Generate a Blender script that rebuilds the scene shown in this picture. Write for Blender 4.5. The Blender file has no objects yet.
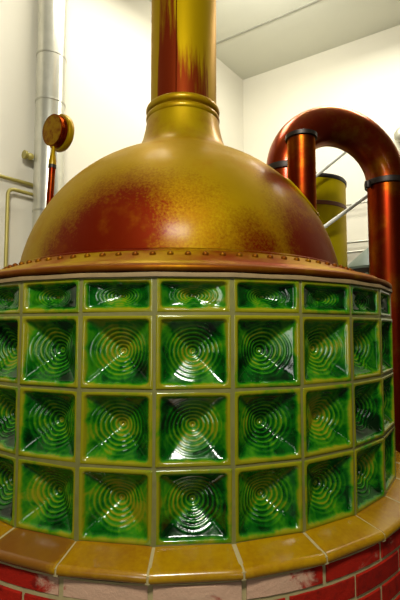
import bpy, math, random
from mathutils import Vector, Matrix
random.seed(7)
PI = math.pi
sc = bpy.context.scene
COL = sc.collection

# ------------------------------------------------------------------ camera
FPX, PITCH, CAMZ = 419.72, 0.066407, 1.5
cam = bpy.data.cameras.new('camera'); cam.sensor_fit = 'VERTICAL'; cam.sensor_height = 36
cam.lens = FPX * 36 / 600; cam.clip_start = 0.05
camo = bpy.data.objects.new('camera', cam); COL.objects.link(camo)
camo.location = (0, 0, CAMZ); camo.rotation_euler = (PI / 2 + PITCH, 0, 0)
sc.camera = camo

def at(u, v, y):
    """world point on the sight line of pixel (u, v) at depth y, used to survey positions"""
    dx = (u - 200) / FPX; dz = (300 - v) / FPX
    c, s = math.cos(PITCH), math.sin(PITCH)
    yy = c - s * dz; zz = s + c * dz
    return Vector((dx / yy * y, y, CAMZ + zz / yy * y))

# ------------------------------------------------------------------ mesh helpers
class MB:
    def __init__(self): self.v = []; self.f = []; self.attr = None
    def quad_grid(self, rows, closed=False):
        b = len(self.v); n = len(rows[0])
        for r in rows: self.v.extend(Vector(p) for p in r)
        for i in range(len(rows) - 1):
            for j in range(n if closed else n - 1):
                k = (j + 1) % n
                self.f.append((b + i * n + j, b + i * n + k, b + (i + 1) * n + k, b + (i + 1) * n + j))
        return b
    def lathe(self, prof, c, n=96, axis=None, cap0=False, cap1=False):
        """prof = [(radius, height)] from the bottom up, around axis through c"""
        c = Vector(c); m = Matrix.Identity(3)
        if axis is not None: m = Vector((0, 0, 1)).rotation_difference(Vector(axis).normalized()).to_matrix()
        rows = []
        for r, z in prof:
            rows.append([c + m @ Vector((r * math.cos(2 * PI * j / n), r * math.sin(2 * PI * j / n), z)) for j in range(n)])
        b = self.quad_grid(rows, True)
        if cap0: self.f.append(tuple(b + j for j in reversed(range(n))))
        if cap1:
            e = b + (len(prof) - 1) * n
            self.f.append(tuple(e + j for j in range(n)))
    def tube(self, path, r, n=16, closed=False, caps=True):
        P = [Vector(p) for p in path]; R = r if isinstance(r, (list, tuple)) else [r] * len(P)
        N = len(P); rows = []; ref = None
        for i in range(N):
            if closed: t = (P[(i + 1) % N] - P[i - 1]).normalized()
            else: t = (P[min(i + 1, N - 1)] - P[max(i - 1, 0)]).normalized()
            if ref is None:
                ref = t.orthogonal().normalized()
            ref = (ref - t * ref.dot(t)).normalized(); bi = t.cross(ref)
            rows.append([P[i] + R[i] * (math.cos(2 * PI * j / n) * ref + math.sin(2 * PI * j / n) * bi) for j in range(n)])
        if closed: rows.append(rows[0])
        b = self.quad_grid(rows, True)
        if caps and not closed:
            self.f.append(tuple(b + j for j in reversed(range(n))))
            e = b + (N - 1) * n
            self.f.append(tuple(e + j for j in range(n)))
    def hexa(self, p):
        """eight corners: bottom loop 0-3, top loop 4-7"""
        b = len(self.v); self.v.extend(Vector(q) for q in p)
        for f in ((3, 2, 1, 0), (4, 5, 6, 7), (0, 1, 5, 4), (1, 2, 6, 5), (2, 3, 7, 6), (3, 0, 4, 7)):
            self.f.append(tuple(b + i for i in f))
    def box(self, lo, hi):
        x0, y0, z0 = lo; x1, y1, z1 = hi
        self.hexa([(x0, y0, z0), (x1, y0, z0), (x1, y1, z0), (x0, y1, z0), (x0, y0, z1), (x1, y0, z1), (x1, y1, z1), (x0, y1, z1)])
    def build(self, name, mat, parent=None, origin=None, smooth=True, bevel=0, angle=40):
        o0 = Vector(origin) if origin is not None else (world_origin(parent) if parent else Vector((0, 0, 0)))
        me = bpy.data.meshes.new(name)
        me.from_pydata([tuple(q - o0) for q in self.v], [], self.f)
        me.update()
        if self.attr:
            a = me.attributes.new('glaze', 'FLOAT', 'POINT'); a.data.foreach_set('value', self.attr)
        me.materials.append(mat)
        ob = bpy.data.objects.new(name, me); COL.objects.link(ob)
        if parent: ob.parent = parent; ob.location = o0 - world_origin(parent)
        else: ob.location = o0
        if smooth:
            me.polygons.foreach_set('use_smooth', [True] * len(me.polygons))
            me.set_sharp_from_angle(angle=math.radians(angle))
        if bevel:
            b = ob.modifiers.new('bevel', 'BEVEL'); b.width = bevel; b.segments = 2; b.limit_method = 'ANGLE'
        return ob

def world_origin(o):
    p = Vector((0, 0, 0))
    while o: p = p + o.location; o = o.parent
    return p

def tag(o, label, cat, group=None):
    o['label'] = label; o['category'] = cat
    if group: o['group'] = group
    return o

def thing(name, loc, label, cat, group=None):
    o = bpy.data.objects.new(name, None); COL.objects.link(o); o.location = loc
    o.empty_display_size = 0.1
    return tag(o, label, cat, group)

def struct(mb, name, mat, **k):
    o = mb.build(name, mat, smooth=False, **k); o['kind'] = 'structure'; return o

# ------------------------------------------------------------------ materials
class NT:
    def __init__(self, name):
        self.m = bpy.data.materials.new(name); self.m.use_nodes = True
        self.t = self.m.node_tree; self.b = self.t.nodes['Principled BSDF']
    def n(self, typ, **k):
        x = self.t.nodes.new(typ)
        for a, b in k.items(): setattr(x, a, b)
        return x
    def l(self, a, b): self.t.links.new(a, b)
    def pos(self): return self.n('ShaderNodeNewGeometry').outputs['Position']
    def scaled(self, vec, s):
        x = self.n('ShaderNodeMapping'); x.inputs['Scale'].default_value = s; self.l(vec, x.inputs['Vector']); return x.outputs[0]
    def noise(self, vec, scale, detail=4, rough=.55, dist=0):
        x = self.n('ShaderNodeTexNoise'); x.inputs['Scale'].default_value = scale; x.inputs['Detail'].default_value = detail
        x.inputs['Roughness'].default_value = rough; x.inputs['Distortion'].default_value = dist
        self.l(vec, x.inputs['Vector']); return x.outputs['Fac']
    def math(self, op, a, b=None, c=None, clamp=False):
        x = self.n('ShaderNodeMath', operation=op, use_clamp=clamp)
        for i, q in enumerate((a, b, c)):
            if q is None: continue
            if isinstance(q, (int, float)): x.inputs[i].default_value = q
            else: self.l(q, x.inputs[i])
        return x.outputs[0]
    def rng(self, v, a, b, lo=0, hi=1, smooth=True):
        x = self.n('ShaderNodeMapRange', interpolation_type='SMOOTHSTEP' if smooth else 'LINEAR', clamp=True) if smooth else self.n('ShaderNodeMapRange')
        self.l(v, x.inputs[0])
        for i, q in zip((1, 2, 3, 4), (a, b, lo, hi)): x.inputs[i].default_value = q
        return x.outputs[0]
    def mix(self, f, a, b):
        x = self.n('ShaderNodeMix', data_type='RGBA')
        if isinstance(f, (int, float)): x.inputs[0].default_value = f
        else: self.l(f, x.inputs[0])
        for i, q in ((6, a), (7, b)):
            if isinstance(q, (tuple, list)): x.inputs[i].default_value = (*q, 1)
            else: self.l(q, x.inputs[i])
        return x.outputs[2]
    def dist(self, p, centre):
        x = self.n('ShaderNodeVectorMath', operation='DISTANCE'); self.l(p, x.inputs[0]); x.inputs[1].default_value = centre
        return x.outputs['Value']
    def set(self, **k):
        for a, q in k.items():
            i = self.b.inputs[a.replace('_', ' ')]
            if isinstance(q, (int, float)): i.default_value = q
            elif isinstance(q, (tuple, list)): i.default_value = (*q, 1)
            else: self.l(q, i)
    def bump(self, h, strength=.2, distance=.01):
        x = self.n('ShaderNodeBump'); x.inputs['Strength'].default_value = strength; x.inputs['Distance'].default_value = distance
        self.l(h, x.inputs['Height']); self.l(x.outputs[0], self.b.inputs['Normal'])

AX, AY = -0.0866, 1.9754                      # the kettle's axis
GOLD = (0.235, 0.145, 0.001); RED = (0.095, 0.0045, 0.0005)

def simple(name, col, rough=.5, metal=0, var=.15, scale=8, **k):
    t = NT(name); f = t.noise(t.pos(), scale)
    t.set(Base_Color=t.mix(f, tuple(c * (1 - var) for c in col), tuple(min(1, c * (1 + var)) for c in col)), Roughness=rough, Metallic=metal, **k)
    return t.m

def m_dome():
    t = NT('copper_painted_reflections'); p = t.pos()  # dark reflections on the dome are painted into its colour as red patches
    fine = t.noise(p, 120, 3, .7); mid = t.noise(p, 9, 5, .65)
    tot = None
    for c, r0, r1, s in DOME_REFLECTIONS:
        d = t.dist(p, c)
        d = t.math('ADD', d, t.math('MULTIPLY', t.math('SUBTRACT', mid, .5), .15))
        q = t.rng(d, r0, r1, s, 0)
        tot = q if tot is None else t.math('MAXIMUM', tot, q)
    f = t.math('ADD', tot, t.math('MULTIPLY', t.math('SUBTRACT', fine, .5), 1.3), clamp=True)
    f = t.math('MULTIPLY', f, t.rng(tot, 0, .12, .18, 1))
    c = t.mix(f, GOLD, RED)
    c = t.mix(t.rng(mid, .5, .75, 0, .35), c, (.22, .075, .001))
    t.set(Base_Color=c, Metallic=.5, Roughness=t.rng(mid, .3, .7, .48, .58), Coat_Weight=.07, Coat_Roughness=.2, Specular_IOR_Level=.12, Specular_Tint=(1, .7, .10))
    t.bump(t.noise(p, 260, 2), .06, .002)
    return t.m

def m_flue():
    t = NT('flue_copper'); p = t.pos()
    st = t.noise(t.scaled(p, (26, 26, 1.6)), 1.6, 6, .7)
    sep = t.n('ShaderNodeSeparateXYZ'); t.l(p, sep.inputs[0])
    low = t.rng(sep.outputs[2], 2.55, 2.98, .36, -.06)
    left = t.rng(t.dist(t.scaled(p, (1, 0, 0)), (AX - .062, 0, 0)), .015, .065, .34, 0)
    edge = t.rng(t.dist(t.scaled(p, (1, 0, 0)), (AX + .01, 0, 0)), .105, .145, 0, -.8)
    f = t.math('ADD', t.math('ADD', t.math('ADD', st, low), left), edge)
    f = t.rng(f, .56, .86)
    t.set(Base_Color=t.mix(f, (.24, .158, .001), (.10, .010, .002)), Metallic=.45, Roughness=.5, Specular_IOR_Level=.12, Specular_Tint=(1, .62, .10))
    return t.m

def m_copper(name, a, b, lo, hi, metal=.85, rough=.33, scale=5, tint=True, **k):
    t = NT(name); p = t.pos(); f = t.rng(t.noise(p, scale, 5, .65), lo, hi)
    t.set(Base_Color=t.mix(f, a, b), Metallic=metal, Roughness=rough, **k)
    if tint: t.set(Specular_Tint=(1, .6, .10), Specular_IOR_Level=.15)
    return t.m

def m_glaze():
    t = NT('green_glaze'); p = t.pos()
    a = t.n('ShaderNodeAttribute', attribute_name='glaze').outputs['Fac']
    isl = t.n('ShaderNodeNewGeometry').outputs['Random Per Island']
    big = t.noise(p, 7, 3, .5); blot = t.noise(p, 22, 4, .6, .6)
    f = t.math('ADD', t.math('MULTIPLY', a, .85), t.math('MULTIPLY', t.math('SUBTRACT', blot, .46), 1.2))
    f = t.math('ADD', f, t.math('MULTIPLY', t.math('SUBTRACT', big, .48), 1.5))
    f = t.math('ADD', f, t.math('MULTIPLY', t.math('SUBTRACT', isl, .5), .22))
    f = t.rng(f, .06, .98, 0, 1, False)
    r = t.n('ShaderNodeValToRGB'); t.l(f, r.inputs[0]); e = r.color_ramp.elements
    e[0].position = 0; e[0].color = (.0003, .008, .001, 1)
    e[1].position = 1; e[1].color = (.175, .165, .004, 1)
    for x, c in ((.3, (.001, .060, .002)), (.55, (.022, .135, .002)), (.8, (.125, .155, .003))):
        q = e.new(x); q.color = (*c, 1)
    t.set(Base_Color=r.outputs[0], Roughness=t.rng(blot, .3, .7, .07, .16), IOR=1.5)
    t.bump(t.noise(p, 60, 3), .10, .004)
    return t.m

def m_ledge():
    t = NT('ochre_glaze'); p = t.pos()
    isl = t.n('ShaderNodeNewGeometry').outputs['Random Per Island']
    k = t.noise(p, 60, 4, .7); g = t.noise(p, 5, 3)
    f = t.math('ADD', t.math('ADD', t.math('MULTIPLY', k, .5), t.math('MULTIPLY', g, .6)), t.math('MULTIPLY', isl, .25))
    c = t.mix(t.rng(f, .45, .95), (.30, .17, .001), (.20, .08, .002))
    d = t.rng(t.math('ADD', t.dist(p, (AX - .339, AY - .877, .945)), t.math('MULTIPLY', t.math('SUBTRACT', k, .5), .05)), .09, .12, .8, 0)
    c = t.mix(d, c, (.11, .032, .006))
    t.set(Base_Color=c, Roughness=.22, IOR=1.55)
    t.bump(k, .08, .003)
    return t.m

def m_brick():
    t = NT('red_brick'); p = t.pos()
    isl = t.n('ShaderNodeNewGeometry').outputs['Random Per Island']
    a = t.noise(p, 30, 5, .7); w = t.noise(p, 11, 6, .7, .5)
    c = t.mix(isl, (.32, .012, .004), (.20, .007, .003))
    c = t.mix(t.rng(a, .48, .7, 0, .7), c, (.08, .006, .004))
    sep = t.n('ShaderNodeSeparateXYZ'); t.l(p, sep.inputs[0])
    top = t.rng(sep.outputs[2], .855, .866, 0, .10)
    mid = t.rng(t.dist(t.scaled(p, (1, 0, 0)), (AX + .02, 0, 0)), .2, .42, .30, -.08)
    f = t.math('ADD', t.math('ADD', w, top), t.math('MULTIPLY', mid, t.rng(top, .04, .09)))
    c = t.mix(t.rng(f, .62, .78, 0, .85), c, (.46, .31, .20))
    t.set(Base_Color=c, Roughness=.9, Specular_IOR_Level=.08); t.bump(a, .5, .008); return t.m

M = {}
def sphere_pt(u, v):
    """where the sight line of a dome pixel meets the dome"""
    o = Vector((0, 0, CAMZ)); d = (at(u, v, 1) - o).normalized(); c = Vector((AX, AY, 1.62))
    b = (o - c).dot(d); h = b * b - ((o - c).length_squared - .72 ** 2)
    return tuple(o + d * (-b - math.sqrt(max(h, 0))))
DOME_REFLECTIONS = [(sphere_pt(112, 235), .05, .36, 1.3), (sphere_pt(66, 246), .02, .22, 1.1), (sphere_pt(318, 250), .04, .33, 1.25), (sphere_pt(278, 180), .02, .17, 1.0),  # centres of the painted dark reflections
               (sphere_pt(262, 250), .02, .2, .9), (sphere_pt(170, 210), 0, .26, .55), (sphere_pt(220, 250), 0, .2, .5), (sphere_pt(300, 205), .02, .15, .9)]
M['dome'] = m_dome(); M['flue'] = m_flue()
M['brass'] = m_copper('worn_brass', (.27, .180, .001), (.22, .11, .001), .35, .75, .45, .45, 12, Coat_Weight=.2, Coat_Roughness=.22)
M['rim'] = m_copper('rim_copper', (.26, .165, .001), (.15, .02, .002), .40, .66, .5, .42, 4, Coat_Weight=.03, Coat_Roughness=.2)
M['red'] = m_copper('red_copper', (.12, .010, .002), (.18, .055, .002), .45, .8, .92, .34, 7)
M['lip'] = m_copper('lip_copper', (.11, .028, .002), (.20, .10, .001), .45, .8, .5, .45, 9)
M['arch'] = m_copper('arch_copper', (.14, .013, .002), (.22, .09, .002), .48, .75, .85, .34, 4, Coat_Weight=.3, Coat_Roughness=.15)
M['dark'] = simple('dark_metal', (.02, .014, .01), .45, .6)
M['green'] = m_glaze(); M['ochre'] = m_ledge(); M['brick'] = m_brick()
M['grout'] = simple('olive_grout', (.12, .115, .022), .7, 0, .35, 30)
M['mortar'] = simple('mortar', (.29, .235, .10), .9, 0, .3, 40)
M['plaster'] = simple('plaster', (.15, .10, .035), .75, 0, .35, 30)
M['core'] = simple('core', (.03, .02, .012), .9)
M['wall'] = simple('cream_wall', (.62, .59, .48), .8, 0, .03, 2)
M['brownwall'] = simple('brown_wall', (.10, .08, .055), .7, 0, .1, 3)
M['bounce_panel'] = simple('brown_bounce_panel', (.055, .035, .02), .6, 0, .15, 5)  # for the added panels that soak up bounced light
M['ceil'] = simple('grey_ceiling', (.62, .62, .52), .85, 0, .04, 3)
M['floor'] = simple('dark_floor', (.05, .045, .04), .5, 0, .2, 6)
M['zinc'] = m_copper('zinc', (.50, .50, .42), (.62, .61, .52), .3, .7, .6, .28, 5, tint=False)
M['zincj'] = simple('zinc_joint', (.42, .41, .34), .4, .7)
M['olive'] = simple('olive_brass', (.34, .29, .07), .45, .4)
M['vat'] = m_copper('yellow_brass', (.44, .35, .001), (.37, .29, .001), .3, .7, .35, .42, 3)
M['vatband'] = simple('brown_band', (.12, .035, .01), .5, .3)
M['white'] = simple('white_paint', (.62, .64, .56), .45)
M['teal'] = simple('grey_green_paint', (.17, .22, .18), .5)
M['dkgreen'] = simple('dark_green', (.015, .05, .015), .4)

# ------------------------------------------------------------------ the room
H = at(244, 80, 5.2).z; C = at(244, 200, 5.2); C.z = 0; LD = Vector((-.625, -.781, 0)); RD = Vector((.843, -.538, 0))
A = C + LD * 8; B = C + RD * 6.5; Dp = A + B - C; T = .12
def wall(p, q, holes=()):
    """wall p->q, thickness outwards (to the left of p->q), rectangular openings (s0, s1, z0, z1)"""
    mb = MB(); d = (q - p); L = d.length; d = d.normalized(); n = Vector((-d.y, d.x, 0)) * T
    def slab(s0, s1, z0, z1):
        a, b = p + d * s0, p + d * s1
        z0v, z1v = Vector((0, 0, z0)), Vector((0, 0, z1))
        mb.hexa([a + z0v, b + z0v, b + n + z0v, a + n + z0v, a + z1v, b + z1v, b + n + z1v, a + n + z1v])
    s = 0
    for s0, s1, z0, z1 in holes:
        slab(s, s0, 0, H); slab(s0, s1, 0, z0); slab(s0, s1, z1, H); s = s1
    slab(s, L, 0, H)
    return mb, d, n.normalized()
# going round clockwise so that the outside is on the left: A -> C -> B -> Dp -> A
mb, _, _ = wall(A, C); struct(mb, 'wall_left', M['wall'])
mb, _, _ = wall(C, B); struct(mb, 'wall_right', M['wall'])
nd = 8.0; ns = 6.5
W2 = (ns_len := (A - Dp).length)
mb, dN, nN = wall(Dp, A, [(2.4, 3.2, .9, 3.1)]); struct(mb, 'wall_near', M['brownwall'])
mb, dS, nS = wall(B, Dp, [(6.65, 7.05, .9, 3.1)]); struct(mb, 'wall_side', M['brownwall'])
def poly_slab(z0, z1):
    mb = MB(); P = [Dp, B, C, A]
    mb.hexa([p + Vector((0, 0, z0)) for p in P] + [p + Vector((0, 0, z1)) for p in P]); return mb
struct(poly_slab(-.1, 0), 'floor', M['floor'])
struct(poly_slab(H, H + .1), 'ceiling', M['ceil'])
for nm, p, q in (('trim_4', A, C), ('trim_5', C, B)):      # unseen dark panels added low on two walls to cut bounce on the tiles
    mb = MB(); d = (q - p).normalized(); n = Vector((d.y, -d.x, 0)) * .02; up = Vector((0, 0, 1.55))
    q = q - d * .03; p = p + d * .03
    mb.hexa([p, p + n, q + n, q, p + up, p + n + up, q + n + up, q + up]); struct(mb, nm, M['bounce_panel'])
# seams between the ceiling sheets
o = Vector((0, 0, CAMZ))
def on_ceiling(u, v):
    d = at(u, v, 1) - o; return o + d * ((H - CAMZ) / d.z)
s0 = on_ceiling(216, 43.5); nb = Vector((-RD.y, RD.x, 0))
for i, off in enumerate((0, -1.25, -2.5)):
    c = s0 + nb * off; mb = MB(); a = c - RD * .35; b = c + RD * 4.2; w = nb * .012
    if off: a = c - RD * 1.3
    mb.hexa([q + Vector((0, 0, z)) for z in (-.006, 0) for q in (a - w, b - w, b + w, a + w)])
    struct(mb, 'trim_%d' % (i + 1), simple('seam_strip', (.36, .36, .29), .8))
# windows behind the viewer: frames and daylight
def window(name, p, d, n, s0, s1, z0, z1, power):
    mb = MB(); a = p + d * s0; w = s1 - s0
    def bar(sa, sb, za, zb):
        q0, q1 = a + d * sa + n * .03, a + d * sb + n * .03; m = n * .05
        mb.hexa([q0 + Vector((0, 0, za)), q1 + Vector((0, 0, za)), q1 + m + Vector((0, 0, za)), q0 + m + Vector((0, 0, za)),
                 q0 + Vector((0, 0, zb)), q1 + Vector((0, 0, zb)), q1 + m + Vector((0, 0, zb)), q0 + m + Vector((0, 0, zb))])
    bar(0, .06, z0, z1); bar(w - .06, w, z0, z1); bar(.06, w - .06, z0, z0 + .06); bar(.06, w - .06, z1 - .06, z1)
    bar(w / 2 - .025, w / 2 + .025, z0 + .06, z1 - .06)
    struct(mb, name, M['white'])
    li = bpy.data.lights.new(name + '_daylight', 'AREA'); li.shape = 'RECTANGLE'; li.size = w; li.size_y = z1 - z0
    li.energy = power; li.color = (1, .98, .92)
    lo = bpy.data.objects.new(name + '_daylight', li); COL.objects.link(lo)
    lo.location = a + d * w / 2 + n * .11 + Vector((0, 0, (z0 + z1) / 2))
    lo.rotation_euler = n.to_track_quat('Z', 'Y').to_euler()
window('window_1', Dp, dN, nN, 2.4, 3.2, .9, 3.1, 38)
window('window_2', B, dS, nS, 6.65, 7.05, .9, 3.1, 24)

def lamp(name, loc, sx, sy, power, rot=0, col=(1, .96, .86)):
    li = bpy.data.lights.new(name, 'AREA'); li.shape = 'RECTANGLE'; li.size = sx; li.size_y = sy; li.energy = power; li.color = col
    lo = bpy.data.objects.new(name, li); COL.objects.link(lo); lo.location = loc; lo.rotation_euler = (0, 0, rot); return lo
lo = lamp('hanging_lamp', (-.1, -.6, 3.5), .6, .35, 92)
lo.rotation_euler = (Vector((-.1, -.6, 3.5)) - Vector((-.05, 1.4, 1.5))).to_track_quat('Z', 'Y').to_euler()
lo = lamp('wall_fill', (.55, 3.2, 4.4), 1.0, .3, 30)  # this and the next two: unseen fill lights added to brighten the walls
lo.rotation_euler = (Vector((.55, 3.2, 4.4)) - Vector((.75, 5.1, 2.6))).to_track_quat('Z', 'Y').to_euler()
lamp('wall_fill', (-.25, 2.75, 4.5), .6, 1.3, 42, -.65)
lamp('wall_fill', (1.8, 3.3, 4.5), 1.5, .3, 46, -.55)

# ------------------------------------------------------------------ tiled masonry surround
DEL = 2 * PI / 28; TH0 = -0.52525; YAW = -0.043834
def pol(r, th, z):
    """th from the side facing the viewer, positive to the right"""
    t = th
    x, y = r * math.sin(t), -r * math.cos(t)
    c, s = math.cos(YAW), math.sin(YAW)
    return Vector((AX + c * x + s * y, AY - s * x + c * y, z))
ZR = [1.6338, 1.5363, 1.3399, 1.1465, 0.9563]
K0, K1 = -5, 12
surround = thing('tiled_kettle_surround', (AX, AY, 0), 'round masonry base clad in green glazed relief tiles with ochre ledge and red bricks', 'tiled oven surround')

def sstep(a, b, x):
    t = min(1, max(0, (x - a) / (b - a))); return t * t * (3 - 2 * t)
def tile_depth(x, y, a, b, deep):
    """returns (depth below the frame, glaze thinness)"""
    fr = .0095; r = .012
    qx, qy = abs(x) - (a - fr - r), abs(y) - (b - fr - r)
    sdf = math.hypot(max(qx, 0), max(qy, 0)) + min(max(qx, qy), 0) - r
    ai, bi = a - fr, b - fr
    out = 0
    ed = min(a - abs(x), b - abs(y))                      # round the outer edge of the frame
    if ed < .005: out = .003 * (1 - math.sqrt(max(0, 1 - (1 - ed / .005) ** 2)))
    ins = sstep(.0015, -.007, sdf)
    nx, ny = abs(x) / ai, abs(y) / bi
    fz = b < .07; rr = math.hypot(nx * (1.2 if fz else 1), ny); pm = (nx ** 12 + ny ** 12) ** (1 / 12)
    q = pm + (rr - pm) * (1 - (sstep(.45, 1.1, rr) if fz else sstep(.08, .5, rr))) * .9
    d = .005 + (deep - .005) * (1 - min(1, q))
    if q < .12: d -= (.12 - q) * deep * .45               # the small boss in the middle
    per = .128; ph = rr / per
    fade = (1 - sstep(.55, 1.02, rr)) * sstep(.0, .08, rr)
    w = .5 - .5 * math.cos(2 * PI * ph)
    amp = .0030 if b > .07 else .0022
    d -= amp * fade * (w ** .8)
    g = (1 - ins) * 1.0 + ins * (.26 + .50 * fade * w * w + .45 * max(0, 1 - rr / .13))
    g += ins * .25 * sstep(-.012, -.001, sdf)
    return out + ins * d, min(1.1, g)

def tiles(rows, nx, ny_list):
    mb = MB(); mb.attr = []
    for (zt, zb), ny in zip(rows, ny_list):
        a = .9 * math.sin(DEL / 2) - .0030; b = (zt - zb) / 2 - .0030; zc = (zt + zb) / 2
        deep = .067 if b > .07 else .040
        prof = []
        for j in range(ny + 1):
            y = -b + 2 * b * j / ny; row = []
            for i in range(nx + 1):
                x = -a + 2 * a * i / nx
                d, g = tile_depth(x, y, a, b, deep); row.append((x, y, d, g))
            prof.append(row)
        # skirt around the tile body
        lo = [(x, y, .03, .9) for x, y, d, g in prof[0]]; hi = [(x, y, .03, .9) for x, y, d, g in prof[-1]]
        prof = [lo] + prof + [hi]
        prof = [[(r[0][0], r[0][1], .03, .9)] + r + [(r[-1][0], r[-1][1], .03, .9)] for r in prof]
        for k in range(K0, K1):
            p0, p1 = pol(.9, TH0 + k * DEL, 0), pol(.9, TH0 + (k + 1) * DEL, 0)
            m = (p0 + p1) / 2; tx = (p1 - p0).normalized(); nrm = Vector((m.x - AX, m.y - AY, 0)).normalized()
            jit = random.uniform(-.0012, .0012); tilt = random.uniform(-.012, .012); tilt2 = random.uniform(-.012, .012)
            mb.quad_grid([[m + tx * x - nrm * (d + jit + tilt * x + tilt2 * y) + Vector((0, 0, zc + y)) for x, y, d, g in r] for r in prof])
            for r in prof: mb.attr.extend(g for *_, g in r)
    return mb
tiles(list(zip(ZR[1:-1], ZR[2:])), 84, [84] * 3).build('relief_tiles', M['green'], surround, angle=75)
fo = tiles([(ZR[0], ZR[1])], 84, [44]).build('frieze_tiles', M['green'], surround, angle=75)
fo['label'] = 'top row of low green tiles with oval ripples'
# joints
mb = MB()
for k in range(K0, K1 + 1):
    th = TH0 + k * DEL; w = .0065 / .9
    mb.hexa([pol(r, th + s * w, z) for z in (ZR[-1], ZR[0]) for r, s in ((.8985, -1), (.8985, 1), (.865, 1), (.865, -1))])
for k in range(K0, K1):
    for z in ZR:
        zz = (z - .006, z + .006) if z != ZR[0] else (z - .005, z + .010)
        p = [pol(r, TH0 + (k + j) * DEL, 0) for r, j in ((.898, 0), (.898, 1), (.865, 1), (.865, 0))]
        mb.hexa([q + Vector((0, 0, zv)) for zv in zz for q in p])
mb.build('tile_joints', M['grout'], surround, smooth=False)
mb = MB(); rows = [[pol(r, TH0 + k * DEL, z) for r, z in ((.86, 1.6305), (.9055, 1.6325), (.9045, 1.641), (.901, 1.6445), (.86, 1.6445))] for k in range(K0, K1 + 1)]
mb.quad_grid(rows); mb.build('plaster_strip', M['plaster'], surround)['label'] = 'pale plaster strip under the copper rim'
mb = MB(); mb.lathe([(.81, .90), (.81, 1.638), (.72, 1.642)], (AX, AY, 0), 56)
mb.build('inner_core', M['core'], surround)
# ledge
prof = [(.880, .905), (.880, .9600), (.902, .9590), (.960, .9470)]
for i in range(9):
    t = PI / 2 - i * PI / 8
    prof.append((.978 + .013 * math.cos(t), .9310 + .0135 * math.sin(t)))
prof += [(.975, .9150), (.955, .9130)]
mb = MB()
for k in range(K0, K1):
    p0t, p1t = TH0 + k * DEL, TH0 + (k + 1) * DEL
    jz = random.uniform(-.0012, .0012)
    rows = []
    for i in range(13):
        f = .012 + .976 * i / 12
        row = []
        for r, z in prof:
            a0, a1 = pol(r, p0t, z + jz), pol(r, p1t, z + jz); q = a0.lerp(a1, f)
            if i in (0, 12): q = q + Vector((AX - q.x, AY - q.y, 0)).normalized() * .0015 - Vector((0, 0, .001))
            row.append(q)
        rows.append(row)
    b = mb.quad_grid(rows); n = len(prof)
    mb.f.append(tuple(b + j for j in reversed(range(n)))); e = b + 12 * n; mb.f.append(tuple(e + j for j in range(n)))
mb.build('ledge_tiles', M['ochre'], surround, angle=50)
mb = MB()
for k in range(K0, K1 + 1):
    th = TH0 + k * DEL; w = .0055
    sec = [(.885, .92), (.885, .9585), (.902, .9578), (.960, .9458), (.978, .9425), (.9870, .938), (.9870, .92), (.97, .914)]
    rows = [[pol(r, th + s * w / r, z) for r, z in sec] for s in (-1, 1)]
    b = mb.quad_grid(rows); n = len(sec)
    mb.f.append(tuple(b + j for j in range(n))); mb.f.append(tuple(b + n + j for j in reversed(range(n))))
mb.lathe([(.8845, .92), (.8845, .9575)], (AX, AY, 0), 84)
mb.build('ledge_joints', M['mortar'], surround, smooth=False)
# brick base
mb = MB(); mo = MB()
zt = .9085; rb = .972; course = 0
while zt > 0.02:
    h = .043 if course == 0 else .054
    zb = max(0, zt - h)
    for k in range(K0, K1):
        off = .02 if course % 2 == 0 else .53 + random.uniform(-.03, .03)
        g = .0065 / rb
        t0 = TH0 + (k + off) * DEL + g; t1 = TH0 + (k + 1 + off) * DEL - g
        j = random.uniform(-.002, .002)
        rows = []
        for i in range(5):
            t = t0 + (t1 - t0) * i / 4
            rows.append([pol(r, t, z) for r, z in ((rb - .08, zb), (rb - .003 + j, zb), (rb + j, zb + .003), (rb + j, zt - .003), (rb - .003 + j, zt), (rb - .08, zt))])
        b = mb.quad_grid(rows, True)
        mb.f.append(tuple(b + q for q in reversed(range(6)))); mb.f.append(tuple(b + 24 + q for q in range(6)))
    zt = zb - .0095; course += 1
mb.build('bricks', M['brick'], surround, angle=35)
mo.lathe([(.9685, 0), (.9685, .912), (.9, .912)], (AX, AY, 0), 112); mo.build('brick_mortar', M['mortar'], surround)

# ------------------------------------------------------------------ the copper kettle
kettle = thing('brew_kettle', (AX, AY, 1.642), 'large domed copper brewing kettle with riveted rim and tall flue, set in the tiled base', 'kettle')
Z0, RA = 1.62, .72
prof = [(.70, 1.722), (.722, 1.727), (.722, 1.738), (.717, 1.742)]
a0 = math.asin((1.745 - Z0) / RA); a1 = math.acos(.285 / RA)
for i in range(41):
    t = a0 + (a1 - a0) * i / 40; prof.append((RA * math.cos(t), Z0 + RA * math.sin(t)))
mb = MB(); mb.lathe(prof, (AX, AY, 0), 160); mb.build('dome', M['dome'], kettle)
# neck: flares from the dome up to the collar
nz = Z0 + math.sqrt(RA ** 2 - .285 ** 2)
prof = [(.285, nz - .001), (.262, nz + .013), (.238, nz + .030), (.218, nz + .052), (.203, nz + .078), (.192, nz + .108), (.183, nz + .145), (.177, nz + .18), (.174, 2.482)]
prof = [(r, z) for r, z in prof if z <= 2.482]
CX = AX + .004
mb = MB(); mb.lathe(prof, (CX, AY, 0), 96); mb.build('neck', M['brass'], kettle)
mb = MB()
prof = [(.160, 2.478)]
for zc in (2.496, 2.535):
    for i in range(9):
        t = -PI / 2 + PI * i / 8; prof.append((.1665 + .0115 * math.cos(t), zc + .0165 * math.sin(t)))
    prof.append((.1635, zc + .0185))
prof.append((.158, 2.556))
mb.lathe(prof, (CX, AY, 0), 96); mb.build('collar', M['brass'], kettle)
mb = MB(); mb.lathe([(.159, 2.475), (.159, H + .02)], (CX + .003, AY, 0), 96)
mb.build('flue', M['flue'], kettle)
mb = MB(); a = math.radians(-100); q = Vector((CX + .003 + .1592 * math.cos(a), AY + .1592 * math.sin(a), 0))
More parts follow.
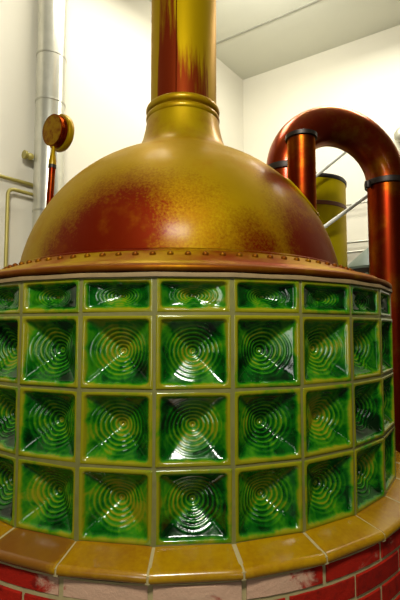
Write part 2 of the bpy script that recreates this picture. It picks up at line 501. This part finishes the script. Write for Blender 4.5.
mb.tube([q + Vector((0, 0, 2.55)), q + Vector((0, 0, 3.6)), q + Vector((0, 0, H - .002))], .0022, 8); mb.build('flue_seam', M['red'], kettle)
# riveted flange and lip
prof = [(.69, 1.7335), (.726, 1.7335), (.735, 1.728), (.800, 1.700), (.850, 1.6795), (.856, 1.6815), (.864, 1.6815), (.871, 1.676), (.886, 1.669), (.870, 1.666), (.865, 1.660), (.84, 1.6475)]
mb = MB(); mb.lathe(prof, (AX, AY, 0), 160); mb.build('flange', M['rim'], kettle)
prof = [(.866, 1.668), (.870, 1.6755), (.884, 1.670), (.895, 1.6665)]
for i in range(6):
    t = PI / 3 - i * PI * .75 / 5; prof.append((.897 + .0065 * math.cos(t), 1.6560 + .0090 * math.sin(t)))
prof += [(.885, 1.6472), (.86, 1.6470)]
mb = MB(); mb.lathe(prof, (AX, AY, 0), 160); mb.build('rim_lip', M['lip'], kettle)['label'] = 'redder copper outer lip'
mb = MB(); rp = [(.0100, 0), (.0093, .0045), (.0070, .0078), (.0036, .0096), (.0003, .0101)]
nax = Vector((0, 0, 1))
rivet_me = None
NR = 94
for i in range(NR):
    th = 2 * PI * (i + .35) / NR - PI
    if abs(th) > 2.1: continue
    p = pol(.768, th, 1.7135); ax = Vector((math.cos(math.atan2(p.y - AY, p.x - AX)) * .42, math.sin(math.atan2(p.y - AY, p.x - AX)) * .42, .907))
    if rivet_me is None:
        mb = MB(); mb.lathe(rp, (0, 0, 0), 14, cap0=True); r0 = mb.build('rivet', M['lip'], kettle, origin=(0, 0, 0)); rivet_me = r0
        r = r0
    else:
        r = rivet_me.copy(); COL.objects.link(r)
    r.parent = kettle; r.location = p - world_origin(kettle)
    r.rotation_euler = Vector((0, 0, 1)).rotation_difference(ax.normalized()).to_euler()
# standpipe on the right shoulder of the dome
SP = at(302, 190, 1.72); sx, sy = SP.x, SP.y; sr = .0575; ztop = at(302, 131, 1.72 - sr).z
def dome_z(x, y):
    d2 = (x - AX) ** 2 + (y - AY) ** 2; return Z0 + math.sqrt(max(0, RA * RA - d2))
mb = MB(); n = 64; rows = []
for k in range(13):
    row = []
    for j in range(n):
        x, y = sx + sr * math.cos(2 * PI * j / n), sy + sr * math.sin(2 * PI * j / n)
        zb = dome_z(x, y) - .01; row.append((x, y, zb + (ztop - zb) * k / 12))
    rows.append(row)
mb.quad_grid(rows, True); sp = mb.build('standpipe', M['red'], kettle)
mb = MB(); mb.lathe([(sr - .002, ztop - .012), (sr + .008, ztop - .010), (sr + .008, ztop + .006), (sr, ztop + .010), (.03, ztop + .016), (.001, ztop + .017)], (sx, sy, 0), 64)
mb.build('cap', M['dark'], sp)['label'] = 'dark flanged cap'
mb = MB()
mb.tube([(sx + (sr + .004) * math.cos(2 * PI * j / 72), sy + (sr + .004) * math.sin(2 * PI * j / 72),
          dome_z(sx + (sr + .004) * math.cos(2 * PI * j / 72), sy + (sr + .004) * math.sin(2 * PI * j / 72)) + .002) for j in range(72)], .006, 8, closed=True)
mb.build('weld_seam', M['brass'], sp)

# ------------------------------------------------------------------ arched vapour pipe
L0 = Vector((.45, 2.15, 0)); R0 = Vector((1.062, 2.35, 0)); ze = 2.32; pr = .103
mid = (L0 + R0) / 2; hd = (R0 - L0) / 2
vp = thing('vapour_pipe', (R0.x, R0.y, 0), 'thick red copper pipe arching over from behind the dome down to the right', 'pipe')
mb = MB(); path = []
for i in range(41):
    t = PI - PI * i / 40; path.append(mid + hd * math.cos(t) + Vector((0, 0, ze + .285 * math.sin(t))))
mb.tube(path, pr, 48, caps=False); mb.build('bend', M['arch'], vp)
mb = MB(); rows = []
for k in range(5):
    row = []
    for j in range(48):
        x, y = L0.x + pr * math.cos(2 * PI * j / 48), L0.y + pr * math.sin(2 * PI * j / 48)
        zb = dome_z(x, y) + .002; row.append((x, y, zb + (ze - zb) * k / 4))
    rows.append(row)
mb.quad_grid(rows, True); mb.build('inlet_leg', M['arch'], vp)
mb = MB(); mb.lathe([(pr - .003, 0), (pr - .003, ze)], R0, 48); mb.build('down_leg', M['red'], vp)
for name, c in (('flange_ring', L0), ('flange_ring', R0)):
    mb = MB(); mb.lathe([(pr - .004, ze - .016), (pr + .010, ze - .016), (pr + .012, ze), (pr + .010, ze + .014), (pr - .004, ze + .014)], c, 48)
    fr = mb.build(name, M['dark'], vp)
mb = MB(); q = R0 + Vector((-pr - .012, -.03, ze - .012)); mb.lathe([(.002, -.022), (.016, -.019), (.019, 0), (.016, .019), (.002, .022)], q, 20)
mb.build('clamp_lug', M['dark'], fr)

# ------------------------------------------------------------------ gauge at the left
gc = at(58.5, 132.5, 2.30); base = at(44.5, 266, 2.30)
gd = Vector((-.56, -.82, -.06)).normalized()
gauge = thing('dial_gauge', Vector((base.x, base.y, 1.70)), 'round copper gauge on a thin stem standing behind the dome, left side', 'gauge')
mb = MB(); mb.lathe([(.001, -.035), (.07, -.035), (.100, -.030), (.104, -.022), (.104, -.004), (.099, .003), (.084, .006)], gc, 56, axis=gd)
mb.build('back_case', M['brass'], gauge)
mb = MB(); mb.lathe([(.086, .004), (.089, .006), (.089, .014), (.084, .017), (.084, .034), (.087, .037), (.087, .043), (.083, .046)], gc, 56, axis=gd)
mb.build('bezel', M['red'], gauge)
mb = MB(); mb.lathe([(.0835, .0445), (.05, .0465), (.001, .0470)], gc, 56, axis=gd)
mb.build('face', m_copper('mottled_copper', (.20, .11, .002), (.12, .03, .002), .4, .65, .5, .45, 30), gauge)['label'] = 'mottled copper disc'
t1 = at(53.5, 147, 2.28); t2 = at(52.3, 165, 2.28); bt = Vector((base.x, base.y, 1.716))
mb = MB(); mb.tube([t1 + Vector((0, 0, .02)), t1, t1.lerp(t2, .35), t1.lerp(t2, .8), t2], [.008, .009, .013, .021, .021], 20)
mb.build('ferrule', M['brass'], gauge)
mb = MB(); dn = (bt - t2).normalized()
mb.tube([t2, t2 + dn * .018], [.0225, .0225], 20); mb.build('nut', M['dark'], gauge)
mb = MB(); mb.tube([t2 + dn * .017, bt], .0185, 20); mb.build('stem', M['red'], gauge)

# ------------------------------------------------------------------ wall duct and small pipes at the left
def wall_pt(u, v, off=0):
    """where a sight line meets the left wall, moved off it by off"""
    o = Vector((0, 0, CAMZ)); d = at(u, v, 1) - o; n = Vector((LD.y, -LD.x, 0)) * -1
    if n.dot(Vector((0, 0, 0)) - C) < 0: n = -n
    t = (C + n * off - o).dot(n) / d.dot(n); return o + d * t
dc = wall_pt(51, 80, .125); rd = .102
duct = thing('wall_duct', (dc.x, dc.y, .0), 'tall silver sheet metal duct running up the left wall', 'duct')
zj = [at(51, v, dc.y - .1).z for v in (97, 50)]
cuts = [0, 1.1, zj[0] - .8] + zj + [zj[1] + .8, H]
mb = MB()
mb.lathe([(rd, 0), (rd, H - .001)], dc * 1 - Vector((0, 0, dc.z)), 48); mb.build('tube', M['zinc'], duct)
for z in cuts[1:-1]:
    mb = MB(); mb.lathe([(rd, z - .008), (rd + .0035, z - .005), (rd + .0035, z + .005), (rd, z + .008)], (dc.x, dc.y, 0), 48); mb.build('joint_ring', M['zincj'], duct)
def pipe(name, pts, r, mat, label, cat='pipe', group=None, res=6, bend=.05):
    P = [Vector(p) for p in pts]; path = [P[0]]
    for i in range(1, len(P) - 1):
        a = (P[i - 1] - P[i]).normalized(); b = (P[i + 1] - P[i]).normalized()
        for j in range(res + 1):
            t = j / res; path.append((P[i] + a * bend) * (1 - t) ** 2 + P[i] * 2 * t * (1 - t) + (P[i] + b * bend) * t ** 2)
    path.append(P[-1]); mb = MB(); mb.tube(path, r, 14)
    ob = mb.build(name, mat, origin=path[-1]); return tag(ob, label, cat, group)
e = wall_pt(36.5, 186, .03)
pipe('wall_pipe', [wall_pt(-60, 159.5, .03), e, Vector((e.x, e.y, .0))], .0125, M['olive'], 'thin olive pipe on the left wall, upper one, turning down beside the duct', 'pipe', 'thin pipes on the left wall')
e = wall_pt(8, 188, .06); e2 = wall_pt(36, 195.5, .06)
pipe('wall_pipe', [e2, e, Vector((e.x, e.y, 0))], .0125, M['olive'], 'thin olive pipe bent in an elbow at far left, lower one on the left wall', 'pipe', 'thin pipes on the left wall')
kb = wall_pt(30.5, 156.5, .0); nL = (wall_pt(30.5, 156.5, .1) - kb).normalized()
tap = thing('wall_valve', kb, 'small olive brass valve on the wall left of the silver duct', 'valve')
mb = MB(); mb.lathe([(.012, 0), (.012, .06), (.024, .062), (.024, .11), (.016, .115)], kb, 20, axis=nL, cap1=True); mb.build('body', M['olive'], tap)
mb = MB(); q = kb + nL * .085; mb.lathe([(.018, 0), (.018, .03), (.03, .032), (.03, .05)], q, 20, axis=-LD * -1 if False else LD, cap1=True); mb.build('knob', M['olive'], tap)

# ------------------------------------------------------------------ behind the dome at the right
vc = at(305, 200, 3.3); vr = .31; vt = 2.625
vat = thing('yellow_vat', (vc.x, vc.y, 0), 'tall yellow metal vat standing behind the dome under the pipe arch', 'vat')
mb = MB(); mb.lathe([(vr - .01, 0.02), (vr, .03), (vr, vt), (vr - .012, vt), (vr - .012, .3)], (vc.x, vc.y, 0), 80, cap0=True, cap1=True); mb.build('body', M['vat'], vat)
mb = MB(); mb.lathe([(vr, vt - .028), (vr + .007, vt - .024), (vr + .009, vt - .006), (vr + .004, vt + .004), (vr - .014, vt + .004)], (vc.x, vc.y, 0), 80); mb.build('rim_band', M['dark'], vat)
zb = at(318, 202, 3.0).z
mb = MB(); mb.lathe([(vr, zb - .018), (vr + .004, zb - .016), (vr + .004, zb + .012), (vr, zb + .014)], (vc.x, vc.y, 0), 80); mb.build('hoop', M['vatband'], vat)
# handrail with two sloping rails
yr = 2.86
hr = thing('stair_rail', at(385, 300, yr) * 1, 'white railing of two sloping rods behind the pipe arch', 'handrail')
hr.location.z = 0
up0, up1 = at(270, 213.5, yr), at(374, 128.5, yr); lo0, lo1 = at(290, 252, yr), at(384, 183.5, yr)
mb = MB(); mb.tube([up0, up1], .0115, 12); mb.build('rail', M['white'], hr)
mb = MB(); mb.tube([lo0, lo1], .0135, 12); mb.build('rail', M['white'], hr)
px_ = at(380, 300, yr)
mb = MB(); mb.tube([(px_.x, px_.y, 0), (px_.x, px_.y, at(380, 150, yr).z)], .014, 12); mb.build('post', M['white'], hr)
pl = at(292, 300, yr)
mb = MB(); mb.tube([(pl.x, pl.y, 0), (pl.x, pl.y, at(292, 200, yr).z)], .014, 12); mb.build('post', M['white'], hr)

def rwall_pt(u, v, off=0):
    o = Vector((0, 0, CAMZ)); d = at(u, v, 1) - o; n = Vector((RD.y, -RD.x, 0))
    if n.dot(-C) < 0: n = -n
    t = (C + n * off - o).dot(n) / d.dot(n); return o + d * t
GP = 'pipes along the right wall'
for v, dv, r, mat, lab in ((206, -1.2, .010, 'zincj', 'thin grey pipe on the right wall, topmost, just under the lower railing rod'),
                           (243, -1.2, .014, 'zincj', 'thin pipe along the right wall seen under the arch, second from the top'),
                           (252.5, -1.2, .014, 'zincj', 'thin pipe along the right wall seen under the arch, lowest, just above the grey-green cover')):
    a = rwall_pt(330, v + 1.5, .06); b = rwall_pt(430, v - 4.5, .06)
    b.z = a.z; 
    pipe('wall_pipe', [a, b], r, M[mat], lab, 'pipe', GP)
fb = rwall_pt(403.5, 137, 0); fn = (rwall_pt(403.5, 137, .1) - fb).normalized() if False else Vector((RD.y, -RD.x, 0))
if fn.dot(-C) < 0: fn = -fn
fit = thing('wall_fitting', fb, 'small round pale grey fitting on the right wall, cut by the photo edge', 'fitting')
mb = MB(); mb.lathe([(.05, 0), (.05, .03), (.03, .035)], fb, 24, axis=fn, cap1=True); mb.build('base', M['teal'], fit)
mb = MB(); mb.lathe([(.03, .034), (.075, .05), (.082, .075), (.070, .105), (.035, .125), (.001, .13)], fb, 28, axis=fn); mb.build('cover', M['zincj'], fit)
# small tank with a conical cover between dome and pipe
tc = at(372, 260, 3.35); tc.x = 1.375
tank = thing('covered_tank', (tc.x, tc.y, 0), 'small dark tank with a sloping grey-green cover, beside the thick pipe', 'tank')
zc0 = at(346, 266, 3.3).z; zc1 = at(372, 247, 3.3).z
mb = MB(); mb.lathe([(.195, 0), (.195, zc0 - .03), (.19, zc0 - .015)], (tc.x, tc.y, 0), 48, cap0=True, cap1=True); mb.build('body', M['core'], tank)
mb = MB(); mb.lathe([(.205, zc0 - .03), (.209, zc0 - .012), (.20, zc0), (.03, zc1), (.001, zc1 + .005)], (tc.x, tc.y, 0), 48); mb.build('cover', M['teal'], tank)
mb = MB()
q = at(366, 276, 3.08)
mb.lathe([(.001, -.03), (.016, -.026), (.022, -.012), (.022, .012), (.016, .026), (.001, .03)], q, 20, axis=(.3, -1, .1)); 
mb.tube([q, q + Vector((.015, .11, 0))], .01, 10)
mb.build('green_valve', M['dkgreen'], tank)['label'] = 'dark green valve'

# ------------------------------------------------------------------ world and view
w = bpy.data.worlds.new('world'); sc.world = w; w.use_nodes = True
w.node_tree.nodes['Background'].inputs[0].default_value = (.8, .9, 1, 1); w.node_tree.nodes['Background'].inputs[1].default_value = .6
vs = sc.view_settings; vs.view_transform = 'Standard'; vs.look = 'None'; vs.gamma = 1; vs.use_curve_mapping = False; vs.exposure = 0.2
